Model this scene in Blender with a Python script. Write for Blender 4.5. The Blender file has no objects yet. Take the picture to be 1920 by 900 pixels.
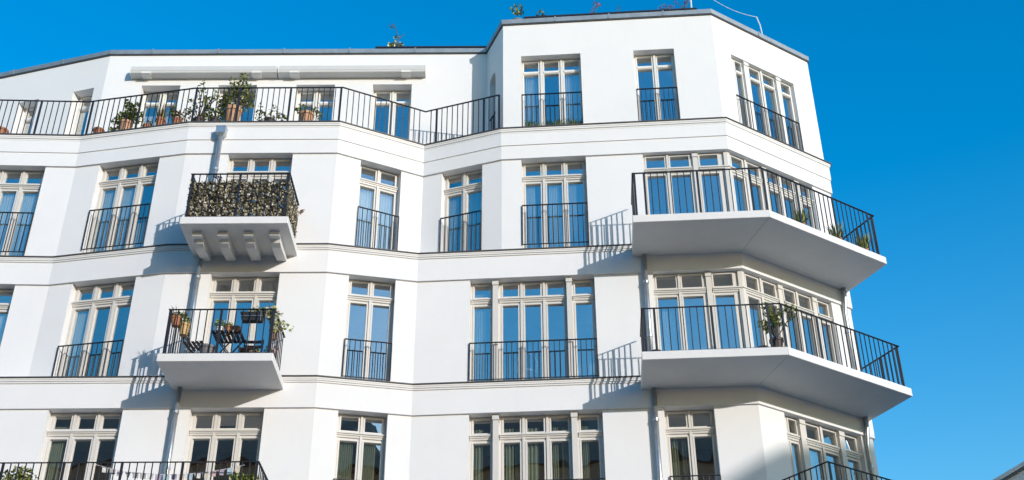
import bpy, bmesh, math, random
from mathutils import Vector, Matrix
R = math.radians
rng = random.Random(7)
scene = bpy.context.scene
COL = scene.collection

# ------------------------------------------------------------------ camera, sky, sun, exposure
# origin = eye of the photographer, x right along the facade, y into it, z up; the street lies 1.6 m below
TH, RO, FOC = 0.56015, 0.00496, 2293.5
cam = bpy.data.cameras.new('camera'); camo = bpy.data.objects.new('camera', cam); COL.objects.link(camo)
X = Vector((1, 0, 0)); U = Vector((0, -math.sin(TH), math.cos(TH))); Fw = Vector((0, math.cos(TH), math.sin(TH)))
Rt = X * math.cos(RO) - U * math.sin(RO); Up = X * math.sin(RO) + U * math.cos(RO)
m = Matrix(((Rt.x, Up.x, -Fw.x, 0), (Rt.y, Up.y, -Fw.y, 0), (Rt.z, Up.z, -Fw.z, 0), (0, 0, 0, 1)))
camo.matrix_world = m
cam.sensor_width = 36; cam.lens = FOC / 1920 * 36; cam.clip_end = 3000; cam.clip_start = 0.1
scene.camera = camo
scene.render.resolution_x = 1024; scene.render.resolution_y = 480
scene.view_settings.view_transform = 'Standard'; scene.view_settings.look = 'None'
scene.view_settings.exposure = 0.82; scene.view_settings.gamma = 1.0
SUN = Vector((0.586, -0.775, 0.236)).normalized()          # towards the sun
EL = math.asin(SUN.z); AZ = math.atan2(SUN.x, SUN.y)
w = bpy.data.worlds.new('World'); scene.world = w; w.use_nodes = True
nt = w.node_tree; bg = nt.nodes['Background']
sky = nt.nodes.new('ShaderNodeTexSky'); sky.sky_type = 'NISHITA'; sky.sun_disc = False
sky.sun_elevation = EL; sky.sun_rotation = AZ
sky.altitude = 0; sky.air_density = 1.5; sky.dust_density = 0.5; sky.ozone_density = 3.0
hsv = nt.nodes.new('ShaderNodeHueSaturation'); hsv.inputs['Saturation'].default_value = 1.56; hsv.inputs['Value'].default_value = 1.04; hsv.inputs['Hue'].default_value = 0.507
nt.links.new(sky.outputs[0], hsv.inputs['Color']); nt.links.new(hsv.outputs[0], bg.inputs[0])
bg.inputs[1].default_value = 0.15
sl = bpy.data.lights.new('sun', 'SUN'); sl.energy = 2.0; sl.angle = R(0.53); sl.color = (1.0, 0.945, 0.90)
so = bpy.data.objects.new('sun', sl); COL.objects.link(so)
so.rotation_euler = (-SUN).to_track_quat('-Z', 'Y').to_euler(); so.location = SUN * 60

# ------------------------------------------------------------------ materials
def mat(name, col, rough=0.6, metal=0.0, var=0.0, vscale=3.0, bump=0.0, bscale=60.0, col2=None, streak=0.0):
    ma = bpy.data.materials.new(name); ma.use_nodes = True
    n = ma.node_tree.nodes; l = ma.node_tree.links; b = n['Principled BSDF']
    b.inputs['Base Color'].default_value = (*col, 1); b.inputs['Roughness'].default_value = rough
    b.inputs['Metallic'].default_value = metal
    if var or bump or streak:
        tc = n.new('ShaderNodeTexCoord')
    if var or streak:
        no = n.new('ShaderNodeTexNoise'); no.inputs['Scale'].default_value = vscale; no.inputs['Detail'].default_value = 6; no.inputs['Roughness'].default_value = .65
        l.new(tc.outputs['Object'], no.inputs['Vector'])
        mx = n.new('ShaderNodeMix'); mx.data_type = 'RGBA'
        c2 = col2 or tuple(c * (1 - var) for c in col)
        mx.inputs['A'].default_value = (*col, 1); mx.inputs['B'].default_value = (*c2, 1)
        rp = n.new('ShaderNodeValToRGB'); rp.color_ramp.elements[0].position = .38; rp.color_ramp.elements[1].position = .72
        l.new(no.outputs['Fac'], rp.inputs[0]); l.new(rp.outputs[0], mx.inputs['Factor'])
        out = mx.outputs['Result']
        if streak:
            mp = n.new('ShaderNodeMapping'); mp.inputs['Scale'].default_value = (5, 5, .35)
            l.new(tc.outputs['Object'], mp.inputs['Vector'])
            n2 = n.new('ShaderNodeTexNoise'); n2.inputs['Scale'].default_value = 1.6; n2.inputs['Detail'].default_value = 5
            l.new(mp.outputs[0], n2.inputs['Vector'])
            r2 = n.new('ShaderNodeValToRGB'); r2.color_ramp.elements[0].position = .55; r2.color_ramp.elements[1].position = .8
            r2.color_ramp.elements[1].color = (streak, streak, streak, 1)
            l.new(n2.outputs['Fac'], r2.inputs[0])
            m2 = n.new('ShaderNodeMix'); m2.data_type = 'RGBA'; m2.inputs['B'].default_value = (*(c * .72 for c in col), 1)
            l.new(out, m2.inputs['A']); l.new(r2.outputs[0], m2.inputs['Factor']); out = m2.outputs['Result']
        l.new(out, b.inputs['Base Color'])
    if bump:
        nb = n.new('ShaderNodeTexNoise'); nb.inputs['Scale'].default_value = bscale; nb.inputs['Detail'].default_value = 4
        l.new(tc.outputs['Object'], nb.inputs['Vector'])
        bp = n.new('ShaderNodeBump'); bp.inputs['Strength'].default_value = bump; bp.inputs['Distance'].default_value = .01
        l.new(nb.outputs['Fac'], bp.inputs['Height']); l.new(bp.outputs[0], b.inputs['Normal'])
    return ma

M = {}
M['plaster'] = mat('white_plaster', (.775, .77, .765), .85, var=.035, vscale=.9, bump=.25, bscale=70, streak=.05)
M['cornice'] = mat('white_cornice_plaster', (.77, .76, .745), .8, var=.06, vscale=2.2, streak=.12)
M['slab'] = mat('painted_concrete', (.74, .728, .712), .75, var=.07, vscale=1.4, bump=.15, bscale=40, streak=.1)
M['frame'] = mat('beige_painted_wood', (.645, .62, .58), .45, var=.05, vscale=4)
M['framew'] = mat('white_painted_wood', (.76, .74, .70), .45, var=.04, vscale=4)
M['iron'] = mat('anthracite_painted_steel', (.026, .026, .032), .42, .2, var=.3, vscale=20)
M['zinc'] = mat('weathered_zinc', (.34, .375, .40), .5, .55, var=.25, vscale=3.5)
M['flash'] = mat('dark_flashing', (.085, .088, .095), .55, .3, var=.3, vscale=5)
M['galv'] = mat('galvanised_steel', (.50, .53, .55), .38, .75, var=.25, vscale=9)
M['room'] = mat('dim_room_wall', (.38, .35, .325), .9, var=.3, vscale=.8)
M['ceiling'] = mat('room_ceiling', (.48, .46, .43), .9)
M['net'] = mat('white_net_curtain', (.78, .80, .78), .9, var=.1, vscale=6)
M['green'] = mat('sage_curtain', (.52, .55, .42), .9, var=.12, vscale=5)
M['lace'] = mat('lace_curtain', (.70, .74, .72), .9, var=.45, vscale=26)
M['terra'] = mat('terracotta', (.48, .20, .10), .8, var=.3, vscale=9)
M['terral'] = mat('pale_terracotta', (.60, .33, .19), .8, var=.25, vscale=8)
M['ochre'] = mat('ochre_ceramic', (.55, .34, .12), .5, var=.2, vscale=8)
M['pot_brown'] = mat('brown_pot', (.10, .075, .065), .7, var=.3, vscale=8)
M['pot_grey'] = mat('grey_pot', (.16, .16, .17), .6, var=.2, vscale=8)
M['black_plastic'] = mat('black_plastic', (.02, .02, .022), .5)
M['white_ceramic'] = mat('white_ceramic', (.72, .72, .70), .4)
M['soil'] = mat('soil', (.03, .022, .015), 1)
M['leaf'] = mat('green_leaf', (.19, .25, .04), .55, var=.3, vscale=15)
M['leaf2'] = mat('yellow_green_leaf', (.38, .38, .07), .55, var=.3, vscale=15)
M['leaf3'] = mat('dark_leaf', (.08, .125, .03), .55, var=.3, vscale=15)
M['leaf4'] = mat('rust_leaf', (.28, .10, .03), .6, var=.3, vscale=15)
M['cream'] = mat('cream_petal', (.75, .74, .52), .6)
M['white_petal'] = mat('white_petal', (.82, .82, .80), .6)
M['pink'] = mat('pink_petal', (.50, .16, .22), .6)
M['violet'] = mat('violet_petal', (.14, .05, .30), .6)
M['red'] = mat('red_petal', (.5, .03, .03), .6)
M['twig'] = mat('twig_bark', (.11, .075, .05), .9)
M['camo1'] = mat('camouflage_beige', (.60, .53, .38), .85, var=.35, vscale=12)
M['camo2'] = mat('camouflage_olive', (.14, .125, .06), .9, var=.3, vscale=12)
M['camo3'] = mat('camouflage_brown', (.035, .025, .02), .9)
M['camo4'] = mat('camouflage_pale', (.74, .69, .56), .85, var=.2, vscale=12)
M['wood'] = mat('dark_stained_wood', (.055, .030, .022), .5, var=.4, vscale=14)
M['awning'] = mat('awning_grey', (.60, .59, .57), .4, .0, var=.05, vscale=3)
M['cable'] = mat('white_cable', (.75, .75, .76), .5)
M['brick'] = mat('brown_brick', (.30, .175, .125), .9, var=.35, vscale=2)
M['tile'] = mat('roof_tile', (.20, .12, .095), .8, var=.3, vscale=3)
M['grey_wall'] = mat('pale_render', (.62, .60, .60), .9, var=.08, vscale=1)
M['asphalt'] = mat('asphalt', (.06, .06, .06), .9, var=.3, vscale=3, bump=.3)
M['paving'] = mat('pavement_slabs', (.40, .39, .38), .9, var=.2, vscale=2, bump=.2)
M['earth'] = mat('city_ground', (.29, .285, .28), 1, var=.2, vscale=.2)
M['paint'] = mat('road_paint', (.75, .75, .73), .7)
for k, c in dict(grey=(.42, .40, .40), pink=(.62, .42, .42), blue=(.42, .53, .60), sand=(.62, .56, .46), mauve=(.45, .38, .46), white=(.7, .69, .67)).items():
    M['cloth_' + k] = mat('pennant_' + k, c, .9, var=.1, vscale=20)

def glass():
    ma = bpy.data.materials.new('window_glass'); ma.use_nodes = True
    n = ma.node_tree.nodes; l = ma.node_tree.links; n.remove(n['Principled BSDF']); o = n['Material Output']
    tr = n.new('ShaderNodeBsdfTransparent'); tr.inputs[0].default_value = (.93, .96, .95, 1)
    gl = n.new('ShaderNodeBsdfGlossy'); gl.inputs['Roughness'].default_value = 0.0; gl.inputs['Color'].default_value = (1, .98, .96, 1)
    fr = n.new('ShaderNodeLayerWeight'); fr.inputs['Blend'].default_value = .5; pw = n.new('ShaderNodeMath'); pw.operation = 'POWER'; pw.inputs[1].default_value = 3.0; l.new(fr.outputs['Facing'], pw.inputs[0])
    ad = n.new('ShaderNodeMath'); ad.operation = 'MULTIPLY_ADD'; ad.inputs[1].default_value = .7; ad.inputs[2].default_value = GLASS_BASE
    l.new(pw.outputs[0], ad.inputs[0])
    tc = n.new('ShaderNodeTexCoord'); no = n.new('ShaderNodeTexNoise'); no.inputs['Scale'].default_value = 1.1; no.inputs['Detail'].default_value = 1
    l.new(tc.outputs['Object'], no.inputs['Vector'])
    bp = n.new('ShaderNodeBump'); bp.inputs['Strength'].default_value = .35; bp.inputs['Distance'].default_value = .02
    l.new(no.outputs['Fac'], bp.inputs['Height']); l.new(bp.outputs[0], gl.inputs['Normal'])
    mx = n.new('ShaderNodeMixShader'); l.new(ad.outputs[0], mx.inputs[0]); l.new(tr.outputs[0], mx.inputs[1]); l.new(gl.outputs[0], mx.inputs[2])
    l.new(mx.outputs[0], o.inputs[0])
    return ma
GLASS_BASE = 0.32
M['glass'] = glass()

# ------------------------------------------------------------------ mesh helpers
class MB:
    def __init__(s): s.v = []; s.f = []; s.mi = []; s.cur = 0
    def quadstrip(s, rings, closed=True, caps=True):
        n = len(rings[0]); b = len(s.v)
        for r in rings: s.v += [tuple(p) for p in r]
        for i in range(len(rings) - 1):
            for j in range(n if closed else n - 1):
                k = (j + 1) % n
                s.f.append((b + i*n + j, b + i*n + k, b + (i+1)*n + k, b + (i+1)*n + j)); s.mi.append(s.cur)
        if caps and closed:
            s.f.append(tuple(b + j for j in range(n))[::-1]); s.f.append(tuple(b + (len(rings)-1)*n + j for j in range(n))); s.mi += [s.cur]*2
        return s
    def face(s, pts):
        b = len(s.v); s.v += [tuple(p) for p in pts]; s.f.append(tuple(range(b, b + len(pts)))); s.mi.append(s.cur); return s
    def prism(s, poly, z0, z1):
        return s.quadstrip([[(x, y, z0) for x, y in poly], [(x, y, z1) for x, y in poly]])
    def box(s, x0, x1, y0, y1, z0, z1): return s.prism([(x0, y0), (x1, y0), (x1, y1), (x0, y1)], z0, z1)
    def bar(s, a, b, w, h=None, up=(0, 0, 1)):
        a = Vector(a); b = Vector(b); d = (b - a).normalized(); h = h or w
        u = Vector(up)
        if abs(d.dot(u)) > .95: u = Vector((0, 1, 0))
        sd = d.cross(u).normalized(); u = sd.cross(d)
        r = [sd*w/2 + u*h/2, -sd*w/2 + u*h/2, -sd*w/2 - u*h/2, sd*w/2 - u*h/2]
        return s.quadstrip([[a + q for q in r], [b + q for q in r]])
    def tube(s, pts, rad, n=8):
        pts = [Vector(p) for p in pts]; rings = []
        for i, p in enumerate(pts):
            d = (pts[min(i+1, len(pts)-1)] - pts[max(i-1, 0)]).normalized()
            u = Vector((0, 0, 1)) if abs(d.z) < .9 else Vector((1, 0, 0))
            a = d.cross(u).normalized(); b = d.cross(a)
            r = rad[i] if isinstance(rad, (list, tuple)) else rad
            rings.append([p + a*r*math.cos(t*2*math.pi/n) + b*r*math.sin(t*2*math.pi/n) for t in range(n)])
        return s.quadstrip(rings)
    def lathe(s, c, prof, n=14):
        c = Vector(c)
        return s.quadstrip([[c + Vector((r*math.cos(t*2*math.pi/n), r*math.sin(t*2*math.pi/n), z)) for t in range(n)] for r, z in prof])
    def sweep(s, poly, prof, ends=(None, None)):
        """prof = closed list of (outward, z); poly = plan points left to right, outward = right-hand side"""
        P = [Vector(p) for p in poly]; rings = []
        for i, p in enumerate(P):
            ns = []
            if i > 0: d = (P[i] - P[i-1]).normalized(); ns.append(Vector((d.y, -d.x)))
            if i < len(P) - 1: d = (P[i+1] - P[i]).normalized(); ns.append(Vector((d.y, -d.x)))
            mv = ns[0] if len(ns) == 1 else (ns[0] + ns[1]) / (1 + ns[0].dot(ns[1]))
            if i == 0 and ends[0]: mv = Vector(ends[0])
            if i == len(P) - 1 and ends[1]: mv = Vector(ends[1])
            rings.append([(p.x + mv.x*o, p.y + mv.y*o, z) for o, z in prof])
        return s.quadstrip(rings)
    def build(s, name, mats, parent=None, smooth=False, kind=None):
        me = bpy.data.meshes.new(name); me.from_pydata(s.v, [], s.f)
        mats = mats if isinstance(mats, list) else [mats]
        for q in mats: me.materials.append(M[q])
        if len(mats) > 1: me.polygons.foreach_set('material_index', s.mi)
        bm = bmesh.new(); bm.from_mesh(me)
        if len(bm.faces) < 60000: bmesh.ops.recalc_face_normals(bm, faces=bm.faces)
        bm.to_mesh(me); bm.free()
        if smooth: me.polygons.foreach_set('use_smooth', [True]*len(me.polygons))
        return link(name, me, parent, kind)
def link(name, me, parent=None, kind=None):
    o = bpy.data.objects.new(name, me); COL.objects.link(o)
    if parent: o.parent = parent
    if kind: o['kind'] = kind
    return o
def thing(name, label, cat, group=None, loc=(0, 0, 0)):
    o = bpy.data.objects.new(name, None); COL.objects.link(o); o.location = loc; o.empty_display_size = .2
    return tag(o, label, cat, group)
def tag(o, label, cat, group=None):
    o['label'] = label; o['category'] = cat
    if group: o['group'] = group
    return o
def beveled(o, w=.012, seg=2):
    b = o.modifiers.new('bevel', 'BEVEL'); b.width = w; b.segments = seg; b.limit_method = 'ANGLE'; return o

class Face:
    """one wall plane: P(t, o, z) = point t metres along, o metres outward"""
    def __init__(s, a, b):
        s.a = Vector(a); s.b = Vector(b); s.L = (s.b - s.a).length; s.d = (s.b - s.a) / s.L; s.n = Vector((s.d.y, -s.d.x))
    def xy(s, t, o=0): p = s.a + s.d*t + s.n*o; return (p.x, p.y)
    def P(s, t, o, z): p = s.a + s.d*t + s.n*o; return Vector((p.x, p.y, z))
    def box(s, mb, t0, t1, o0, o1, z0, z1): return mb.prism([s.xy(t0, o1), s.xy(t1, o1), s.xy(t1, o0), s.xy(t0, o0)], z0, z1)
# ------------------------------------------------------------------ the plan of the facade
P1, P2, P3, P4a, P4b = (-10.24, 23.37), (-7.55, 22.87), (-4.03, 22.87), (-2.107, 23.825), (-2.09, 23.30)
P5, P6, P7 = (-.24, 23.17), (5.0, 22.8), (7.81, 24.65)
P8 = (8.7, 37.0)
far = [(-21.0, 22.86), (-17.3, 22.86), (-14.4, 23.20)]
PLAN_A = far + [P1, P2, P3, P4a, P5, P6, P7, P8]          # third row and terrace level: deep folds
PLAN_B = far + [P1, P2, P3, P4b, P6, P7, P8]              # second row: shallower
PLAN_C = [(-21.0, 22.9), P2, P3, P4b, P6, P7, P8]         # first row and below: left part flat
SA, SB, SC = 16.757, 13.557, 10.357                        # window heads (rows 3, 2, 1)
FL3, FL2, FL1 = 14.18, 10.98, 7.78                         # floor levels
FLT = 17.58                                                # terrace / attic floor
F01, F12, F23 = Face(far[2], P1), Face(P1, P2), Face(P2, P3)
F34a, F45a, F56a = Face(P3, P4a), Face(P4a, P5), Face(P5, P6)
F34, F46, F67 = Face(P3, P4b), Face(P4b, P6), Face(P6, P7)
FG = Face(PLAN_C[0], P2)
dG = FG.L - 6.45                                           # t shift of the flat left face
A1p, A2p, A3p = (-19.2, 26.79), (-10.383, 24.29), (-.695, 24.29)
FAL, FAT, FRET = Face(A1p, A2p), Face(A2p, A3p), Face(P5, A3p)
dAL = FAL.L - 3.326

bld = thing('apartment_building', 'white plastered apartment building with folded facade, balconies and a set-back attic', 'building')

def run(poly, openings):
    """split a plan polyline into wall runs between openings; openings = {segment index: [(t0, t1), ...]}"""
    out = []; cur = [poly[0]]
    for i in range(len(poly) - 1):
        f = Face(poly[i], poly[i+1])
        for t0, t1 in sorted(openings.get(i, [])):
            if t0 > .01:
                cur.append(f.xy(t0)); out.append(cur)
            elif len(cur) > 1: out.append(cur)
            cur = [f.xy(t1)] if t1 < f.L - .01 else []
        if not cur: cur = [poly[i+1]]
        else: cur.append(poly[i+1])
    if len(cur) > 1: out.append(cur)
    return out
def piers(poly, openings, z0, z1, o=-.045, th=.34):
    for pts in run(poly, openings):
        MB().sweep(pts, [(o, z0), (o, z1), (o - th, z1), (o - th, z0)]).build('wall_pier', 'plaster', bld)
def band(poly, z0, z1, o=0.0, th=.38, name='wall_band'):
    return MB().sweep(poly, [(o, z0), (o, z1), (o - th, z1), (o - th, z0)]).build(name, 'plaster', bld)
def cornice(poly, z, deep=3.0, big=False):
    h = .13 if big else .105
    pr = [(-deep, z), (-deep, z + h), (.062, z + h), (.062, z + h*.68), (.052, z + h*.64), (.048, z + h*.36), (.026, z + h*.30), (.024, z + .003), (.004, z)]
    MB().sweep(poly, pr).build('cornice', 'cornice', bld)
    return MB().sweep(poly, [(.088, z + h), (.09, z + h + .022), (-.04, z + h + .028), (-.04, z + h)]).build('cornice_flashing', 'flash', bld)

OP_A = {2: [(1.94, 3.47)], 3: [(.60, 2.095)], 4: [(1.0, 2.49)], 5: [(.599, 1.612)], 6: [(.47, 1.49)], 7: [(.465, 1.965), (3.283, F56a.L)], 8: [(0, 2.72)]}
OP_B = {2: [(1.93, 3.43)], 3: [(.55, 2.053)], 4: [(1.0, 2.495)], 5: [(.495, 1.515)], 6: [(1.165, 3.89), (5.16, F46.L)], 7: [(0, 2.72)]}
OP_C = {0: [(4.548 + dG, 6.062 + dG)], 1: [(.985, 2.49)], 2: [(.487, 1.50)], 3: [(1.18, 3.93), (5.185, 6.195)], 4: [(.728, 2.97)]}
piers(PLAN_A, OP_A, FL3, SA)
piers(PLAN_B, OP_B, FL2, SB)
piers(PLAN_C, OP_C, FL1, SC)
piers(PLAN_C, {}, -1.6, 7.12)
band(PLAN_A, SA, SA + .375); band(PLAN_A, SA + .375, SA + .71, .022, .40)
band(PLAN_B, SB, SB + .552)
band(PLAN_C, SC, SC + .552); band(PLAN_C, 7.12, 7.706)
cornice(PLAN_A, SA + .71, 2.2, True); cornice(PLAN_B, SB + .552); cornice(PLAN_C, SC + .552); cornice(PLAN_C, 7.157 + .552)
# terrace deck behind the parapet flashing
MB().sweep(PLAN_A[:8], [(-.06, 17.56), (-.06, 17.64), (-1.75, 17.64), (-1.75, 17.56)]).build('terrace_deck', 'slab', bld)
# attic: right block flush with the facade, left block set back
RB = [A3p, P5, P6, P7, P8]
FR = Face(A3p, P5)
piers(RB, {0: [(.25, .67)], 1: [(.482, 1.947), (3.246, 4.236)], 2: [(.544, 2.659)]}, FLT - .02, 19.905, -.06, .36)
band(RB, 19.905, 20.97, -.06, .36, 'attic_wall')
LB = [A1p, A2p, (A3p[0] + .30, A3p[1])]
piers(LB, {0: [(.832 + dAL, 1.438 + dAL), (2.446 + dAL, 3.05 + dAL)], 1: [(.971, 1.96), (2.928, 3.907), (4.911, 5.894), (6.859, 7.852)]}, FLT - .02, 19.935, 0, .36)
band(LB, 19.935, 20.97, 0, .36, 'attic_wall')
def coping(poly, o, dz=0, name='roof_coping'):
    MB().sweep(poly, [(o + .045, 20.955), (o + .055, 21.085 + dz), (o - .42, 21.10 + dz), (o - .42, 20.955)]).build(name, 'zinc', bld)
    MB().sweep(poly, [(o + .03, 20.925), (o + .03, 20.955), (o - .02, 20.955), (o - .02, 20.925)]).build('coping_drip', 'flash', bld)
coping(RB, -.06); coping(LB, 0, -.006)
for f, ts, o in ((F56a, (1.35, 2.7, 4.05), -.06), (F67, (1.6,), -.06), (FAT, (1.1, 2.8, 4.5, 6.2, 7.9), 0), (FAL, (FAL.L - 1.4, FAL.L - 2.9), 0)):
    for t in ts:
        mb = MB(); f.box(mb, t - .02, t + .02, o - .3, o + .062, 20.95, 21.107); mb.build('coping_seam', 'zinc', bld)
RI = [F56a.xy(-1.2), P6, P7, P8]
MB().sweep([F56a.xy(.1), P6, P7, P8], [(-.43, 20.6), (-.43, 20.93), (-3.0, 20.93), (-3.0, 20.6)]).build('flat_roof', 'slab', bld)
MB().sweep(LB, [(-.36, 20.6), (-.36, 20.93), (-4.5, 20.93), (-4.5, 20.6)]).build('flat_roof', 'slab', bld)
# arched head of the small opening in the return wall
aw = FR.xy; t0, t1, zs, zt = .25, .67, 19.70, 19.905
arc = [(t0 + (t1 - t0)*(1 - math.cos(a))/2, zs + (zt - zs - .01)*math.sin(a)) for a in [i*math.pi/10 for i in range(11)]]
mb = MB()
for s0, s1 in ((0, 5), (5, 10)):
    seq = arc[s0:s1 + 1]; cor = (t0 if s0 == 0 else t1, zt)
    ring = [cor] + seq
    mb.quadstrip([[FR.P(t, o, z) for t, z in ring] for o in (-.062, -.41)])
mb.build('arch_head', 'plaster', bld)
mb = MB().bar(FR.P(.25, -.08, 18.60), FR.P(.67, -.08, 18.60), .035, .02)
for k in range(1, 4): mb.bar(FR.P(.25 + k*.105, -.08, 17.65), FR.P(.25 + k*.105, -.08, 18.6), .016)
mb.build('arch_railing', 'iron', bld)
# dim rooms behind the glass
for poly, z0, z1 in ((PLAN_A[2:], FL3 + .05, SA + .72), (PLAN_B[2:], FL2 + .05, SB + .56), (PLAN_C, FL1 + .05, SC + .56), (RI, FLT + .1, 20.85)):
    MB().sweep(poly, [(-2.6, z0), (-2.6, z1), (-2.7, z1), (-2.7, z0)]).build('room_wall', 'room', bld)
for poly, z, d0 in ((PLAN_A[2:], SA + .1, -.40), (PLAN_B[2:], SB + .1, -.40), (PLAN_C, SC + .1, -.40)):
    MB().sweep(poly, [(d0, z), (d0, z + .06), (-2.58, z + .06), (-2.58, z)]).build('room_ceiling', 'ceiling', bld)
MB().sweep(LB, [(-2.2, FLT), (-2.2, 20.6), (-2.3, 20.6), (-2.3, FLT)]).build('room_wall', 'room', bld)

# ------------------------------------------------------------------ windows
def window(f, t0, t1, floor, head, lights, pil=(), style='beige', rec=.235):
    """lights / pil: (a, b) spans measured from t0"""
    mk = 'frame' if style == 'beige' else 'framew'
    W = t1 - t0; hd = head - .004
    gt, gb, dt = (hd - .05, hd - .362, hd - .57) if style == 'beige' else (hd - .055, hd - .35, hd - .43)
    sill = floor + .13
    mb = MB(); fo = -rec; fi = -rec - .075
    edges = [0.0] + [e for a, b in lights for e in (a, b)] + [W]
    for i in range(0, len(edges), 2):                                       # stiles
        f.box(mb, t0 + edges[i] + .003, t0 + edges[i+1] - .0, fi, fo, floor - .02, hd)
    for a, b in lights:
        for z0, z1 in ((gt, hd), (dt, gb), (floor - .02, sill)):
            f.box(mb, t0 + a, t0 + b, fi, fo - .006, z0, z1)
        for zz0, zz1 in ((sill, dt), (gb, gt)):                               # sash rims
            for q0, q1, y0, y1 in ((a - .026, a + .006, zz0 - .02, zz1 + .02), (b - .006, b + .026, zz0 - .02, zz1 + .02), (a + .006, b - .006, zz1 - .006, zz1 + .02), (a + .006, b - .006, zz0 - .02, zz0 + .006)):
                f.box(mb, t0 + q0, t0 + q1, fi + .02, fo + .014, y0, y1)
    ps = list(pil)
    for i in range(len(lights) - 1):                                        # narrow mullions stand proud
        a, b = lights[i][1], lights[i+1][0]
        if any(p0 < b and p1 > a for p0, p1 in ps): continue
        c = (a + b)/2
        f.box(mb, t0 + c - .024, t0 + c + .024, fo, fo + .04, sill, hd - .012)
    wo = mb.build('window', mk, bld)
    for a, b in lights:                                                     # panes, each very slightly out of true
        for z0, z1 in ((sill, dt), (gb, gt)):
            j = [rng.uniform(-.0022, .0022) for _ in range(3)]
            a0, a1 = t0 + a + .001, t0 + b - .001; y0, y1 = z0 + .001, z1 - .001; o = fi + .03
            MB().quadstrip([[f.P(a0, o + q + j[0], y0), f.P(a1, o + q + j[1], y0), f.P(a1, o + q + j[1] + j[2], y1), f.P(a0, o + q + j[0] + j[2], y1)] for q in (0, .004)]).build('pane', 'glass', wo)
    for p0, p1 in ps:
        mb = MB(); f.box(mb, t0 + p0, t0 + p1, fo, fo + rec - .085, floor - .02, hd - .004)
        f.box(mb, t0 + p0 - .012, t0 + p1 + .012, fo, fo + rec - .063, hd - .125, hd - .035)
        mb.build('pilaster', mk, wo)
    if style == 'beige':                                                    # moulded transom between the pilasters
        cuts = [0.0] + [e for p in ps for e in p] + [W]
        for i in range(0, len(cuts), 2):
            a, b = t0 + cuts[i] + .012, t0 + cuts[i+1] - .012
            if i: a += .01
            if i + 2 < len(cuts): b -= .01
            pr = [(fo, gb - .03), (fo + .075, gb - .045), (fo + .08, gb - .075), (fo + .055, gb - .08), (fo + .05, gb - .105), (fo + .03, gb - .11), (fo + .022, gb - .145), (fo, gb - .155)]
            MB().quadstrip([[f.P(t, o, z) for o, z in pr] for t in (a, b)]).build('transom', mk, wo)
    else:
        for a, b in lights:
            mb = MB(); f.box(mb, t0 + a + .0, t0 + b - .0, fo, fo + .03, dt + .012, gb - .012); mb.build('transom', mk, wo)
    return wo
L2 = [(.078, .445), (.57, .937)]
L3 = [(.08, .44), (.57, .93), (1.06, 1.42)]
LW = [(.075, .44), (.70, 1.05), (1.185, 1.54), (1.68, 2.04), (2.29, 2.65)]
PW = [(.495, .61), (2.11, 2.225)]
def sc(l, k): return [(a*k, b*k) for a, b in l]
# third row
window(F01, 1.94, 3.47, FL3, SA, L3); window(F12, .60, 2.095, FL3, SA, L3); window(F23, 1.0, 2.49, FL3, SA, L3)
window(F34a, .599, 1.612, FL3, SA, L2); window(F45a, .47, 1.49, FL3, SA, L2); window(F56a, .465, 1.965, FL3, SA, L3)
# second row
window(F01, 1.93, 3.43, FL2, SB, L3); window(F12, .55, 2.053, FL2, SB, L3); window(F23, 1.0, 2.495, FL2, SB, L3)
window(F34, .495, 1.515, FL2, SB, L2); window(F46, 1.165, 3.89, FL2, SB, LW, PW)
# first row
window(FG, 4.548 + dG, 6.062 + dG, FL1, SC, L3); window(F23, .985, 2.49, FL1, SC, L3); window(F34, .487, 1.50, FL1, SC, L2)
window(F46, 1.18, 3.93, FL1, SC, LW, PW); window(F46, 5.185, 6.195, FL1, SC, L2)
L4 = [(.19, .40), (.66, 1.0), (1.12, 1.49), (1.74, 2.05)]; P4w = [(.43, .56), (1.52, 1.65)]
window(F67, .728, 2.97, FL1, SC, sc(L4, 1.06), sc(P4w, 1.06), 'beige', .17)
# corner bays of the two upper right balconies (glazed right round the fold)
for fl, hd, F_, s0 in ((FL3, SA, F56a, 3.283), (FL2, SB, F46, 5.16)):
    end = F_.L - .02
    window(F_, s0, end, fl, hd, [(.07, .50), (.62, 1.06), (1.30, 1.72)], [(1.14, 1.25)], 'beige', .14)
    window(F67, .02, 2.72, fl, hd, [(.16, .50), (.66, 1.02), (1.29, 1.61), (1.73, 2.09), (2.34, 2.64)], [(1.08, 1.20), (2.13, 2.25)], 'beige', .14)
    MB().sweep([F_.xy(F_.L - .115), P6, F67.xy(.11)], [(-.09, fl - .02), (-.09, hd - .004), (-.215, hd - .004), (-.215, fl - .02)]).build('bay_corner_post', 'frame', bld)
# attic
window(Face(P5, P6), .482, 1.947, FLT, 19.905, [(.05, .42), (.55, .92), (1.05, 1.42)], (), 'white', .27)
window(Face(P5, P6), 3.246, 4.236, FLT, 19.905, L2, (), 'white', .27)
window(F67, .544, 2.659, FLT, 19.905, L4, P4w, 'white', .17)
window(FAL, .832 + dAL, 1.438 + dAL, FLT + .08, 19.935, [(.10, .52)], (), 'white', .27)
window(FAL, 2.446 + dAL, 3.05 + dAL, FLT + .08, 19.935, [(.10, .52)], (), 'white', .27)
for t0, t1 in ((.971, 1.96), (2.928, 3.907), (4.911, 5.894), (6.859, 7.852)):
    window(FAT, t0, t1, FLT + .08, 19.935, [(.065, .43), (.575, .93)], (), 'white', .27)
window(FR, .25, .67, FLT, 19.905, [(.05, .37)], (), 'white', .26)

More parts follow.
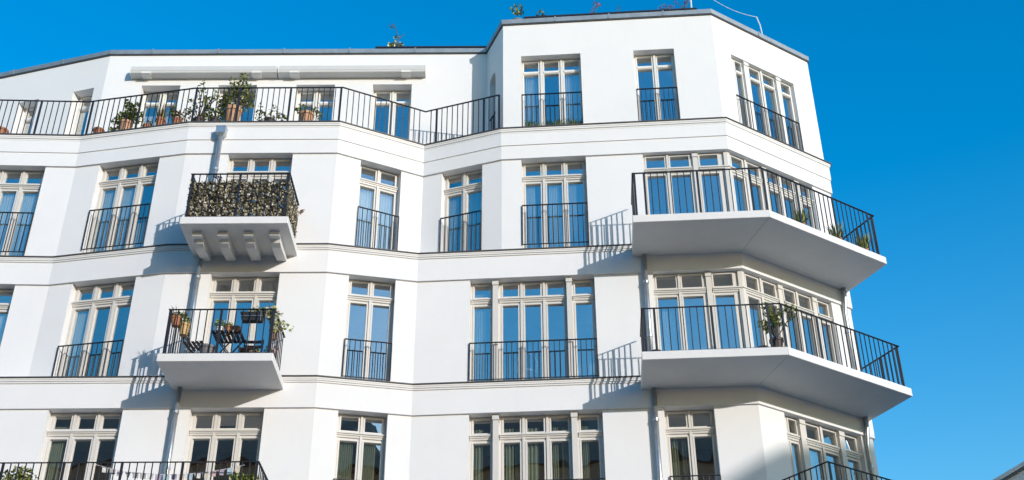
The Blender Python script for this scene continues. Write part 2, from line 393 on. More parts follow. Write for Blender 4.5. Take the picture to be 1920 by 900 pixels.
# ------------------------------------------------------------------ balustrades
def french(f, t0, t1, zb, zt, o=-.02):
    mb = MB()
    mb.bar(f.P(t0 + .005, o, zt), f.P(t1 - .005, o, zt), .04, .014); mb.bar(f.P(t0 + .005, o, zb), f.P(t1 - .005, o, zb), .03, .014)
    n = max(3, round((t1 - t0)/.115))
    for i in range(n + 1):
        t = t0 + .012 + (t1 - t0 - .024)*i/n
        mb.bar(f.P(t, o, zb), f.P(t, o, zt), .016 if 0 < i < n else .022)
    mb.build('window_balustrade', 'iron', bld)
for f, a, b in ((F01, 1.94, 3.47), (F12, .60, 2.095), (F34a, .599, 1.612), (F45a, .47, 1.49), (F56a, .465, 1.965)): french(f, a, b, 14.40, 15.444)
for f, a, b in ((F01, 1.93, 3.43), (F12, .55, 2.053), (F34, .495, 1.515), (F46, 1.165, 3.89)): french(f, a, b, 11.115, 11.98)
for f, a, b in ((F34, .487, 1.50), (F46, 1.18, 3.93), (F46, 5.185, 6.195)): french(f, a, b, 7.98, 8.865)
f = Face(P5, P6)
for a, b in ((.482, 1.947), (3.246, 4.236)): french(f, a, b, 17.645, 18.70, -.08)
french(F67, .544, 2.659, 17.66, 18.64, -.08)

bar_mesh = {}
def unit_bar(h, wdt=.018):
    k = (round(h, 3), wdt)
    if k not in bar_mesh:
        mb = MB().box(-wdt/2, wdt/2, -wdt/2, wdt/2, 0, h); me = bpy.data.meshes.new('baluster'); me.from_pydata(mb.v, [], mb.f); me.materials.append(M['iron']); bar_mesh[k] = me
    return bar_mesh[k]
def balustrade(parent, poly, zb, zt, pitch, posts, name='handrail', single=True, low=.02):
    """poly = plan of the rail; posts = list per segment of t values"""
    mb = MB().sweep(poly, [(.022, zt - .012), (.022, zt), (-.022, zt), (-.022, zt - .012)]).build(name, 'iron', parent)
    MB().sweep(poly, [(.016, zb + low), (.016, zb + low + .014), (-.016, zb + low + .014), (-.016, zb + low)]).build('bottom_rail', 'iron', parent)
    joined = MB()
    for i in range(len(poly) - 1):
        f = Face(poly[i], poly[i+1]); ps = sorted(posts[i])
        for t in ps:
            p = MB(); f.box(p, t - .024, t + .024, -.011, .011, zb - .03, zt - .012); p.build('post', 'iron', parent)
        cuts = [0] + ps + [f.L] if ps else [0, f.L]
        for a, b in zip(cuts, cuts[1:]):
            if b - a < .12: continue
            n = max(1, round((b - a)/pitch))
            for k in range(1, n):
                t = a + (b - a)*k/n
                if single:
                    o = link('baluster', unit_bar(zt - .012 - zb - low), parent); o.location = f.P(t, 0, zb + low); o.rotation_euler = (0, 0, math.atan2(f.d.y, f.d.x))
                else: joined.bar(f.P(t, 0, zb + low), f.P(t, 0, zt - .012), .018)
    if not single: joined.build('balusters', 'iron', parent)
# roof terrace parapet rail
tr = bpy.data.objects.new('terrace_railing', None); COL.objects.link(tr); tr.parent = bld
def off(poly, o):
    mb = MB().sweep(poly, [(o, 0), (o, 1), (o - .1, 1), (o - .1, 0)]); return [tuple(mb.v[i*4][:2]) for i in range(len(poly))]
TP = off(PLAN_A[1:8], .05)[1:]                   # from the far left fold to P5
TP[-1] = F45a.xy(F45a.L - .03, .05)
balustrade(tr, TP, 17.60, 18.645, .137, [[.6, 1.82, 3.04], [.12, 1.38], [0.05, 1.09, 2.30, 3.50], [1.25], [.30, 1.53, 1.92]])
# left pair of balconies
def left_balcony(zs, brackets):
    b = MB().box(-6.985, -4.705, 21.54, 22.90, zs, zs + .175).build('balcony', 'slab', bld); beveled(b, .012)
    zt = zs + (1.325 if brackets else 1.20)
    poly = [(-6.90, 22.85), (-6.90, 21.615), (-4.79, 21.615), (-4.79, 22.85)]
    balustrade(b, poly, zs + .18, zt, .152, [[.62, 1.21], [.03, 1.05, 2.08], [.03, .62]], single=True)
    if brackets:
        for x in (-6.67, -6.13, -5.58, -5.03):
            prof = [(22.85, zs), (22.85, zs - .14), (22.45, zs - .185), (22.20, zs - .205), (22.06, zs - .165), (22.02, zs - .095), (21.95, zs - .09), (21.853, zs - .105), (21.845, zs - .09), (21.845, zs)]
            o = MB().quadstrip([[(x + s*.105, y, z) for y, z in prof] for s in (-1, 1)]).build('bracket', 'slab', b); beveled(o, .008)
    return b
bal_net = left_balcony(13.955, True); bal_chair = left_balcony(10.745, False)
# long first-row balcony at the lower left
b = MB().box(-15.5, -4.705, 21.57, 22.90, 7.55, 7.725).build('balcony', 'slab', bld); beveled(b)
balustrade(b, [(-15.4, 21.65), (-4.777, 21.65), (-4.777, 22.85)], 7.73, 8.70, .143, [[1.2, 2.35, 3.5, 4.65, 5.84, 6.98, 8.07, 9.21, 10.6], [.6]], single=False)
# two corner balconies on the right
def corner_balcony(zs, zt):
    A, B, C_, D, E_ = (2.54, 21.575), (5.385, 21.39), (8.335, 23.335), (7.75, 24.60), (2.64, 22.97)
    b = bpy.data.objects.new('balcony', None); COL.objects.link(b); b.parent = bld
    J = Vector(B) - Vector(P6); k = Vector((-J.y, J.x)).normalized()*.002
    pl = [A, (B[0] - abs(k.x), B[1]), (P6[0] - abs(k.x), P6[1] + .01), E_]; pr = [(B[0] + abs(k.x), B[1] + .002), C_, D, (P6[0] + abs(k.x), P6[1] + .012)]
    for q in (pl, pr): beveled(MB().prism(q, zs, zs + .18).build('slab', 'slab', b), .012)
    f1 = (2.615, 21.665); ap = (5.355, 21.475); tp = (8.245, 23.385)
    balustrade(b, [(2.70, 22.88), f1, ap, tp, (7.72, 24.48)], zs + .185, zt, .142, [[.55], [.03, .24, 1.38, 2.49], [.04, 1.03, 2.14, 3.25], [.05, .6]])
    return b
bal_up = corner_balcony(13.955, 15.275); bal_lo = corner_balcony(10.745, 11.94)
# first-row corner balcony, only its rail reaches into the picture
b = MB().prism([(5.9, 21.70), (8.34, 23.36), (7.75, 24.58), (5.16, 22.86)], 7.55, 7.725).build('balcony', 'slab', bld)
balustrade(b, [(5.22, 22.80), (5.93, 21.79), (8.25, 23.36), (7.74, 24.5)], 7.73, 8.70, .142, [[.5], [.04, 1.2, 2.3], [.5]], single=False)

# ------------------------------------------------------------------ rainwater pipes
def pipe(pts, r=.052, clips=()):
    o = MB().tube(pts, r, 12).build('downpipe', 'galv', bld, smooth=False)
    for p in o.data.polygons: p.use_smooth = len(p.vertices) == 4
    for c in clips:
        MB().lathe(c, [(r + .012, -.03), (r + .012, .03)], 12).build('pipe_clip', 'galv', o)
xL = -6.745
h = MB()
h.quadstrip([[(xL + a*s, 22.74 + c*s, z) for a, c in ((-.11, -.09), (.11, -.09), (.11, .09), (-.11, .09))] for s, z in ((.55, 17.13), (1, 17.20), (1, 17.36), (1.08, 17.365), (1.08, 17.39))])
h.build('rain_hopper', 'galv', bld)
pipe([(xL, 22.74, 17.16), (xL, 22.74, 14.12)], .055, [(xL, 22.74, 16.2)])
pipe([(xL - .03, 22.74, 13.96), (xL - .03, 22.74, 10.92)], .052, [(xL - .03, 22.74, 13.35), (xL - .03, 22.74, 11.6)])
pipe([(xL - .05, 22.74, 10.75), (xL - .05, 22.74, 7.72)], .05, [(xL - .05, 22.74, 10.2), (xL - .05, 22.74, 9.0)])
for F_, t in ((F46, 5.0),):
    for z1, z0 in ((13.955, 10.93), (10.745, 7.0)):
        p = F_.P(t, .06, 0); pipe([(p.x, p.y, z1), (p.x, p.y, z0)], .05, [(p.x, p.y, z1 - .7), (p.x, p.y, z1 - 2.0)])
for z1, z0 in ((13.955, 10.93), (10.745, 7.7)):
    p = F67.P(3.06, .08, 0); q = F67.P(3.08, .0, 0); pipe([(p.x, p.y, z1), (p.x, p.y, z1 - .25), (q.x, q.y, z1 - .6), (q.x, q.y, z0)], .055, [(q.x, q.y, z1 - 1.1)])
# ------------------------------------------------------------------ awnings, roof rails, lightning rod
def awning(x0, x1, label):
    a = thing('awning', label, 'awning', 'folded awning cassettes on the attic wall', (x0, 24.29, 20.35))
    pr = [(24.287, 20.14), (24.287, 20.37), (24.20, 20.40), (24.09, 20.395), (24.062, 20.36), (24.05, 20.235), (24.058, 20.228), (24.05, 20.22), (24.06, 20.165), (24.085, 20.15)]
    def P(x, y, z): return (x - x0, y - 24.29, z - 20.35)
    c = MB().quadstrip([[P(x, y, z) for y, z in pr] for x in (x0 + .015, x1 - .015)]).build('cassette', 'awning', a)
    e = MB()
    for x in (x0, x1 - .015): e.quadstrip([[P(xx, 24.2 + (y - 24.2)*1.04, 20.28 + (z - 20.28)*1.06) for y, z in pr] for xx in (x, x + .015)])
    e.build('end_cap', 'framew', a)
    for x in (x0 + .42, x1 - .50):
        MB().quadstrip([[P(xx, y, z) for y, z in ((24.285, 20.125), (24.285, 20.148), (24.06, 20.155), (24.035, 20.19), (24.035, 20.13), (24.07, 20.122))] for xx in (x - .12, x + .12)]).build('arm_bracket', 'framew', a)
awning(-9.70, -5.975, 'long grey awning cassette on the attic wall, left of the two')
awning(-5.935, -2.18, 'long grey awning cassette on the attic wall, right of the two')

def roof_rail(pts, z0, z1, label):
    r = thing('roof_railing', label, 'railing', 'railings on the flat roof')
    MB().sweep(pts, [(.03, z1 - .045), (.03, z1), (-.03, z1), (-.03, z1 - .045)]).build('handrail', 'iron', r)
    mb = MB()
    for i in range(len(pts) - 1):
        f = Face(pts[i], pts[i+1]); n = round(f.L/.14)
        for k in range(1, n): mb.bar(f.P(f.L*k/n, 0, z0), f.P(f.L*k/n, 0, z1 - .03), .016)
        for k in range(0, int(f.L/1.3) + 1): p = MB(); t = min(f.L - .02, .02 + k*1.3); f.box(p, t - .028, t + .028, -.015, .015, z0 - .8, z1 - .03); p.build('post', 'iron', r)
    mb.build('balusters', 'iron', r)
roof_rail([(-3.61, 30), (-3.61, 25.05), (-.55, 25.05)], 20.95, 21.845, 'black roof railing above the set-back attic wall')
n56 = F46.n
def in56(x, o): t = (x - P4b[0])/F46.d.x; return F46.xy(t, -o)
roof_rail([(.30, 30), in56(.30, .82), in56(4.72, .82), (6.2, 30)], 20.95, 21.875, 'black roof railing above the tall right attic block')
rod = thing('lightning_rod', 'white lightning rod with a drooping cable above the right roof edge', 'lightning rod', None, (6.55, 24.2, 21.1))
MB().tube([(0, 0, -.1), (0, 0, .45), (-.02, 0, .70), (-.09, -.03, .95)], .016, 6).build('rod', 'cable', rod)
A = Vector((-.09, -.03, .95)); B = Vector((4.68 - 6.55, 23.66 - 24.2, 1.75))
MB().tube([A.lerp(B, t/12) - Vector((0, 0, .42*4*(t/12)*(1 - t/12)*.55)) for t in range(13)], .008, 5).build('cable', 'cable', rod)
ms = thing('roof_mast', 'thin white mast standing at the end of the right roof railing', 'mast', None, (4.68, 23.66, 20.95))
MB().tube([(0, 0, 0), (0, 0, 2.4)], .02, 6).build('pole', 'cable', ms); MB().box(-.12, .12, -.12, .12, -.02, .05).build('foot', 'flash', ms)

# ------------------------------------------------------------------ plants
def leaf(mb, p, s, rg, flat=.55):
    th = rg.uniform(0, 6.283); ph = rg.gauss(0, .7)
    d = Vector((math.cos(th)*math.cos(ph), math.sin(th)*math.cos(ph), math.sin(ph)))
    q = d.cross(Vector((rg.gauss(0, .5), rg.gauss(0, .5), 1))).normalized()*s*flat*.5
    n = d.cross(q).normalized()*s*.12
    mb.face([p - d*s*.5, p + q + n, p + d*s*.5, p - q + n])
def plant(name, label, cat, loc, pot=None, potmat='terra', crown=(), stems=(), mats=('leaf', 'leaf2', 'leaf3'), size=.06, seed=1, group=None, spikes=0, spike_h=.3, lw=.62):
    rg = random.Random(seed); t = thing(name, label, cat, group, loc)
    h0 = 0
    if pot:
        r, h = pot; h0 = h
        p = MB().lathe((0, 0, 0), [(r*.72, 0), (r*.95, h*.78), (r*.95, h*.80), (r*1.06, h*.80), (r*1.06, h), (r*.95, h), (r*.9, h*.9), (.01, h*.88)], 16).build('pot', potmat, t)
    if stems:
        mb = MB()
        for pts in stems: mb.tube([(x, y, z) for x, y, z in pts], [.012*(1 - .7*i/len(pts)) + .002 for i in range(len(pts))], 5)
        mb.build('stem', 'twig', t)
    if crown or spikes:
        mb = MB()
        for (cx, cy, cz), (rx, ry, rz), n in crown:
            for _ in range(n):
                while True:
                    v = Vector((rg.uniform(-1, 1), rg.uniform(-1, 1), rg.uniform(-1, 1)))
                    if v.length < 1 and (v.length > .45 or rg.random() < .4): break
                # ragged outline: leaves gather along random shoots
                mb.cur = rg.choices(range(len(mats)), [3, 2, 2, 1][:len(mats)])[0]
                leaf(mb, Vector((cx + v.x*rx, cy + v.y*ry, cz + v.z*rz)), size*rg.uniform(.9, 1.75), rg, lw)
        for _ in range(spikes):
            a = rg.uniform(0, 6.283); rr = (pot[0] if pot else .1)*rg.uniform(.1, .8); l = spike_h*rg.uniform(.6, 1.1); tl = rg.uniform(.15, .75)
            b = Vector((math.cos(a)*rr, math.sin(a)*rr, h0)); e = b + Vector((math.cos(a)*tl*l, math.sin(a)*tl*l, l)); m_ = b.lerp(e, .55) + Vector((0, 0, l*.12)); sd = Vector((-math.sin(a), math.cos(a), 0))*.009
            mb.cur = rg.choices(range(len(mats)), [3, 2, 2, 1][:len(mats)])[0]
            mb.face([b - sd, b + sd, m_ + sd*.9, e, m_ - sd*.9])
        mb.build('foliage', list(mats), t)
    return t
def shoots(rg, base, tips, n, size=.1):
    """crown blobs strung along thin branches so that the outline stays ragged"""
    cr = []; st = []
    for tip in tips:
        mid = Vector(base).lerp(Vector(tip), .5) + Vector((rg.uniform(-.05, .05), rg.uniform(-.05, .05), .04))
        st.append([base, tuple(mid), tip])
        for k in range(3):
            p = mid.lerp(Vector(tip), k/2.0); cr.append((tuple(p + Vector((rg.uniform(-.04, .04), rg.uniform(-.05, .05), 0))), (size*rg.uniform(.7, 1.3), size*rg.uniform(.7, 1.2), size*rg.uniform(.7, 1.4)), n))
    return cr, st
TZ = 17.645
r0 = random.Random(3)
def ter(f, t, o): p = f.P(t, o, TZ); return (p.x, p.y, TZ)
GT = 'potted plants along the roof terrace'
def at12(x, o=-.17): return ter(F12, (x - P1[0])/F12.d.x, o)
def at23(x, o=-.17): return (x, 22.87 - o, TZ)
plant('planter', 'low terracotta planter at the far left of the roof terrace', 'planter', ter(F01, 2.15, -.2), (.16, .27), 'terra', group=GT)
plant('flower_pot', 'empty wide terracotta bowl behind the terrace rail at the left fold', 'flower pot', at12(-9.95), (.13, .26), 'terra', group=GT)
cr, st = shoots(r0, (0, 0, .36), [(-.30, 0, .42), (-.22, .05, .62), (-.06, -.03, .95), (.08, .05, .80), (.22, .0, .72), (.30, .04, .5), (-.32, .03, .18), (.05, -.05, .55), (.1, .1, 1.0)], 26, .10)
plant('potted_shrub', 'bushy yellow-green shrub in a terracotta pot at the left end of the terrace', 'potted plant', at12(-9.27), (.15, .38), 'terral', cr, st, ('leaf', 'leaf2', 'leaf3'), .062, 11, GT)
plant('flower_pot', 'tiny reddish seedling pot left of the terrace door', 'potted plant', at12(-8.74), (.09, .22), 'terra', [((.06, 0, .28), (.10, .08, .07), 30)], (), ('leaf', 'leaf4', 'leaf3'), .05, 12, GT)
plant('grass_pot', 'terracotta pot with wispy dry grass in front of the terrace door', 'potted plant', at12(-8.40), (.12, .34), 'terra', (), (), ('leaf2', 'twig', 'leaf4'), .05, 13, GT, spikes=60, spike_h=.34)
plant('potted_shrub', 'rust and green leaved shrub in a small terracotta pot by the terrace fold', 'potted plant', at12(-7.98), (.12, .27), 'terra', [((-.05, 0, .42), (.16, .12, .17), 90), ((.15, .02, .40), (.15, .1, .20), 70), ((-.12, 0, .55), (.08, .08, .12), 25)], (), ('leaf4', 'leaf2', 'leaf'), .058, 14, GT)
cr, st = shoots(r0, (0, 0, .2), [(-.22, 0, .8), (-.12, .03, 1.15), (-.02, 0, 1.36), (.08, .03, .95), (.18, 0, .7), (.36, .03, .9), (.30, 0, 1.05), (-.3, 0, .55)], 13, .085)
plant('climbing_shrub', 'tall thin climbing shrub rising above the terrace rail', 'potted plant', at23(-7.42), (.12, .22), 'pot_brown', cr, st, ('leaf', 'leaf3', 'leaf2'), .055, 15, GT)
plant('potted_shrub', 'low dense round-leaved bush beside the tall climber', 'potted plant', at23(-7.02), (.12, .2), 'pot_brown', [((.0, 0, .36), (.26, .13, .18), 150), ((.12, .02, .52), (.12, .1, .14), 40), ((-.25, 0, .3), (.14, .1, .12), 45)], (), ('leaf', 'leaf2', 'leaf3'), .062, 16, GT)
cr, st = shoots(r0, (0, 0, .52), [(-.36, 0, .82), (-.25, .05, 1.1), (-.1, 0, 1.36), (.05, .1, 1.5), (.15, 0, 1.52), (.22, .05, 1.3), (.33, .0, 1.05), (.38, .05, .72), (-.2, -.05, .8), (.15, .1, 1.0), (.42, 0, .85), (0, .1, 1.2), (-.38, 0, .68)], 32, .12)
plant('potted_tree', 'airy little tree in a large terracotta pot on the terrace', 'potted plant', at23(-6.62), (.19, .52), 'terral', cr, st, ('leaf', 'leaf3', 'leaf2'), .05, 17, GT)
plant('potted_shrub', 'low scattered shrub behind the terrace rail, right of the little tree', 'potted plant', at23(-5.72), (.12, .2), 'pot_brown', [((-.2, 0, .3), (.18, .12, .14), 60), ((.08, 0, .42), (.16, .1, .22), 45), ((.3, 0, .28), (.14, .1, .1), 35), ((-.28, 0, .5), (.08, .08, .2), 16)], (), ('leaf3', 'leaf', 'leaf2'), .058, 18, GT)
plant('potted_shrub', 'round terracotta bowl with bushy green plant in front of a terrace door', 'potted plant', at23(-4.86), (.17, .36), 'terral', [((-.15, 0, .50), (.16, .12, .14), 70), ((.12, 0, .46), (.2, .12, .12), 60), ((.3, 0, .34), (.08, .08, .12), 25)], (), ('leaf', 'leaf3', 'leaf2'), .055, 19, GT, spikes=30, spike_h=.2)
# roof plants
RP = 'plants on the flat roof'
cr, st = shoots(r0, (0, 0, .6), [(-.12, 0, .95), (.12, 0, .8), (.05, .1, 1.1)], 10, .07)
plant('roof_plant', 'bare twiggy roof plant with yellow-green leaves on the left railing', 'plant', (-3.12, 25.35, 21.28), (.2, .5), 'pot_grey', [((0, 0, .86), (.26, .12, .14), 70), ((-.05, 0, 1.05), (.1, .1, .2), 16)], [[(0, 0, .5), (.05, 0, 1.2), (-.12, .05, 1.72)], [(.05, 0, 1.1), (.2, 0, 1.28)], [(-.05, 0, 1.5), (-.25, 0, 1.62)], [(-.1, 0, 1.65), (-.2, .05, 1.5)]], ('leaf2', 'leaf', 'cream'), .07, 21, RP)
plant('roof_plant', 'leafy green roof plant at the left corner of the tall block', 'plant', (*in56(.12, .7), 21.12), (.16, .5), 'pot_grey', [((0, 0, .92), (.18, .15, .18), 60)], (), ('leaf', 'leaf3', 'leaf2'), .07, 22, RP)
plant('roof_plant', 'small green roof plant beside the left end of the right roof railing', 'plant', (*in56(.72, 1.0), 21.15), (.14, .6), 'pot_grey', [((0, 0, .98), (.13, .12, .16), 40)], (), ('leaf', 'leaf3', 'leaf2'), .06, 23, RP)
for x, lab, sd, hh in ((2.05, 'pale pink flowering stems above the middle of the roof railing', 24, 1.35), (2.75, 'single reddish flower spike above the roof railing', 25, 1.28), (4.05, 'rust-red bushy roof plant near the mast', 26, 1.1), (4.42, 'tall pink flower heads beside the rust-red roof plant', 27, 1.3)):
    pr = random.Random(sd); nst = 1 if sd == 25 else 5
    st = [[(0, 0, .5), (pr.uniform(-.1, .1), 0, .9), (pr.uniform(-.25, .25) if nst > 1 else .02, pr.uniform(-.1, .1), hh - pr.uniform(0, .15))] for _ in range(nst)]
    cr = [(s[-1], (.07, .06, .06), 12) for s in st] + ([((0, 0, .95), (.16, .12, .1), 50)] if sd == 26 else [])
    plant('roof_flower', lab, 'plant', (*in56(x, 1.0), 21.12), (.15, .5), 'pot_grey', cr, st, ('leaf4', 'pink') if sd == 26 else ('pink', 'leaf4'), .028, sd, RP)
# window boxes in the attic window
def flower_box(x, label, sd):
    f = Face(P5, P6); t = (x - P5[0])/f.d.x; rg = random.Random(sd)
    b = thing('window_box', label, 'window box', 'white boxes of spiky plants in the attic window', f.P(t, -.19, FLT + .04)); b.rotation_euler = (0, 0, math.atan2(f.d.y, f.d.x))
    MB().quadstrip([[(-.15, -.05, 0), (.15, -.05, 0), (.15, .05, 0), (-.15, .05, 0)], [(-.18, -.065, .15), (.18, -.065, .15), (.18, .065, .15), (-.18, .065, .15)]]).build('box', 'white_ceramic', b)
    mb = MB()
    for _ in range(70):
        x0 = rg.uniform(-.17, .17); a = rg.uniform(0, 6.28); l = rg.uniform(.14, .30); e = Vector((x0 + math.cos(a)*l*.55, math.sin(a)*l*.4, .14 + l*.8)); s = Vector((x0, 0, .13)); sd_ = Vector((-math.sin(a), math.cos(a), 0))*.009; q = s.lerp(e, .5) + Vector((0, 0, .03))
        mb.cur = rg.choice((0, 0, 1)); mb.face([s - sd_, s + sd_, q + sd_, e, q - sd_])
    mb.build('foliage', ['leaf3', 'leaf'], b)
flower_box(.52, 'white box of spiky plants at the left light of the attic window', 1); flower_box(1.02, 'white box of spiky plants at the middle light of the attic window', 2); flower_box(1.48, 'white box of spiky plants at the right light of the attic window', 3)

# ------------------------------------------------------------------ left balcony with furniture
BZ = 10.925
def slat_table():
    t = thing('folding_table', 'dark slatted folding table on the lower left balcony', 'table', None, (-5.80, 22.22, BZ))
    for i in range(7):
        x = -.27 + i*.09; MB().box(x - .032, x + .032, -.28, .28, .70, .72).build('slat', 'wood', t)
    mb = MB()
    for y in (-.2, .2): mb.bar((-.29, y, .69), (.29, y, .69), .025, .018)
    mb.build('top_frame', 'iron', t)
    for y in (-.20, .20):
        MB().bar((-.26, y, .0), (.24, y, .69), .022).build('leg', 'iron', t); MB().bar((.26, y*.9, .0), (-.24, y*.9, .69), .022).build('leg', 'iron', t)
def bistro_chair(label, loc, rz):
    t = thing('folding_chair', label, 'chair', 'folding chairs on the lower left balcony', loc); t.rotation_euler = (0, 0, rz)
    for i in range(5):
        y = -.17 + i*.085; MB().box(-.20, .20, y - .03, y + .03, .44, .458).build('seat_slat', 'wood', t)
    for z in (.70, .82):
        MB().quadstrip([[(x, .22 + .10*(z - .45) + .02 - .02*abs(x)/.2 + d, zz) for d, zz in ((0, z - .032), (.018, z - .032), (.018, z + .032), (0, z + .032))] for x in (-.2, -.07, .07, .2)]).build('back_slat', 'wood', t)
    for x in (-.19, .19):
        MB().bar((x, -.22, 0), (x, .19, .47), .02).bar((x, .19, .47), (x, .265, .87), .02).build('back_leg', 'iron', t)
        MB().bar((x*.92, .24, 0), (x*.92, -.19, .45), .02).build('front_leg', 'iron', t)
    MB().bar((-.19, -.15, .08), (.19, -.15, .08), .014).bar((-.175, .16, .08), (.175, .16, .08), .014).build('stretcher', 'iron', t)
slat_table()
bistro_chair('dark slatted folding chair right of the table, facing the street', (-5.37, 22.40, BZ), 0)
bistro_chair('dark slatted folding chair at the left end, seen from the side', (-6.42, 22.12, BZ), R(84))
GB = 'pots on the lower left balcony'
plant('herb_pot', 'green herbs in a pale pot on the left of the folding table', 'potted plant', (-5.98, 22.12, BZ + .72), (.09, .14), 'white_ceramic', [((0, 0, .22), (.16, .12, .09), 90)], (), ('leaf', 'leaf2', 'leaf'), .05, 31, GB)
plant('herb_pot', 'terracotta pot with green sprouts in the middle of the folding table', 'potted plant', (-5.78, 22.10, BZ + .72), (.085, .15), 'terra', [((-.03, 0, .2), (.1, .08, .05), 35)], (), ('leaf', 'leaf2', 'leaf'), .045, 32, GB)
plant('flower_pot', 'bare terracotta pot at the right edge of the folding table', 'flower pot', (-5.63, 22.12, BZ + .72), (.075, .16), 'terra', group=GB)
plant('hanging_pot', 'red-brown pot with spiky plant hung at the left corner of the balcony', 'potted plant', (-6.80, 21.80, 11.66), (.105, .2), 'terra', [((.06, 0, .27), (.14, .1, .08), 40)], (), ('leaf2', 'leaf', 'leaf4'), .05, 34, GB, spikes=20, spike_h=.22)
plant('hanging_pot', 'ochre ceramic pot hung below the red-brown pot', 'potted plant', (-6.62, 21.82, 11.46), (.105, .25), 'ochre', [((.02, 0, .36), (.12, .1, .14), 45)], (), ('leaf3', 'leaf', 'leaf2'), .05, 35, GB, spikes=14, spike_h=.24)
plant('floor_pot', 'wide grey pot on the balcony floor beside the left chair', 'flower pot', (-6.08, 21.80, BZ), (.17, .25), 'pot_grey', group=GB)
pb = thing('planter_box', 'black planter box hung on the balcony rail, trailing cream flowers', 'planter', None, (-5.24, 21.74, 11.72))
MB().quadstrip([[(-.20, -.07, 0), (.20, -.07, 0), (.20, .07, 0), (-.20, .07, 0)], [(-.25, -.085, .19), (.25, -.085, .19), (.25, .085, .19), (-.25, .085, .19)]]).build('box', 'black_plastic', pb)
mb = MB()
for x in (-.18, .18): mb.bar((x, -.11, .22), (x, -.09, -.02), .012).bar((x, -.11, .22), (x, .02, .22), .012)
mb.bar((-.22, -.095, .09), (.22, -.095, .09), .01); mb.build('hanger', 'galv', pb)
rg = random.Random(5); mb = MB()
for (cx, cy, cz), (rx, ry, rz), n in (((.15, 0, .24), (.2, .1, .07), 110), ((.36, 0, .20), (.14, .12, .12), 150), ((.42, .02, .0), (.08, .1, .16), 110), ((.45, .05, -.14), (.05, .08, .08), 40), ((.42, .1, .26), (.12, .12, .06), 90)):
    for _ in range(n):
        v = Vector((rg.gauss(0, .5), rg.gauss(0, .5), rg.gauss(0, .5))); mb.cur = rg.choices((0, 1, 2, 3), (3, 4, 2, 3))[0]
        if cz > .25: mb.cur = rg.choice((3, 3, 1))
        leaf(mb, Vector((cx + v.x*rx, cy + v.y*ry, cz + v.z*rz)), rg.uniform(.05, .09), rg, .8)
mb.build('trailing_flowers', ['leaf2', 'cream', 'leaf', 'white_petal'], pb)
plant('hanging_pot', 'dark red pot hung inside the right side rail of the balcony', 'flower pot', (-4.88, 22.15, 11.52), (.09, .24), 'terra', [((.12, .05, .36), (.16, .16, .12), 70), ((.3, .1, .32), (.1, .1, .06), 20)], (), ('leaf', 'leaf2', 'cream'), .05, 37, GB)
plant('floor_plant', 'leafy plant low against the right side rail of the balcony', 'potted plant', (-4.90, 22.0, BZ), (.09, .14), 'pot_brown', [((.02, 0, .2), (.1, .3, .14), 70), ((.1, .2, .34), (.08, .2, .1), 24), ((-.25, -.15, .16), (.12, .1, .08), 24)], (), ('leaf', 'leaf3', 'pink'), .05, 38, GB)
# camouflage netting round the upper left balcony
net = thing('camouflage_net', 'beige and olive leaf camouflage netting tied inside the upper balcony rail', 'netting', None, (-5.84, 21.64, 14.14))
rg = random.Random(9)
segs = [((-1.045, 1.2), (-1.045, .0), 2100), ((-1.045, 0.0), (1.03, 0.0), 3900), ((1.03, 0.0), (1.03, 1.2), 2100)]
bk = MB(); lf = MB()
for (x0, y0), (x1, y1), n in segs:
    d = Vector((x1 - x0, y1 - y0, 0)); L = d.length; d /= L; nn = Vector((d.y, -d.x, 0))
    def q(t, z, o): return Vector((x0, y0, z)) + d*t + nn*o
    nx = int(L/.06)
    for i in range(nx):
        for j in range(16):
            if rg.random() < .12: continue
            t0, z0 = i*L/nx, .02 + j*.058
            bk.face([q(t0 + rg.uniform(-.01, .01), z0, -.03), q(t0 + L/nx, z0 + rg.uniform(-.01, .01), -.03), q(t0 + L/nx, z0 + .062, -.03), q(t0, z0 + .062, -.03)])
    for _ in range(n):
        t = rg.uniform(-.02, L + .02); z = rg.uniform(.0, .955 + rg.gauss(0, .02)); s = rg.uniform(.035, .075)
        lf.cur = rg.choices((0, 1, 2, 3), (7, 4, 2, 3))[0]; leaf(lf, q(t, z, rg.uniform(-.03, .035)), s, rg, .75)
bk.build('backing', 'camo3', net); lf.build('leaf_strips', ['camo1', 'camo2', 'camo3', 'camo4'], net)
plant('balcony_flower', 'violet flower rising above the camouflage netting', 'flower', (-6.36, 21.9, 14.14), (.1, .9), 'pot_brown', [((0, 0, 1.2), (.05, .05, .06), 26), ((-.1, 0, 1.28), (.06, .05, .06), 16)], [[(0, 0, .8), (0, 0, 1.05), (0, 0, 1.25)], [(0, 0, .9), (-.05, 0, 1.15), (-.1, 0, 1.33)]], ('violet', 'leaf'), .05, 41)
plant('balcony_flower', 'red flower poking out through the right side of the netting', 'flower', (-4.86, 22.75, 14.14), (.1, .7), 'pot_brown', [((.16, .1, 1.0), (.05, .04, .04), 8), ((.04, .1, 1.08), (.05, .08, .08), 10)], [[(0, 0, .6), (.05, .05, .9), (.16, .1, 1.0)]], ('red', 'leaf'), .05, 42)

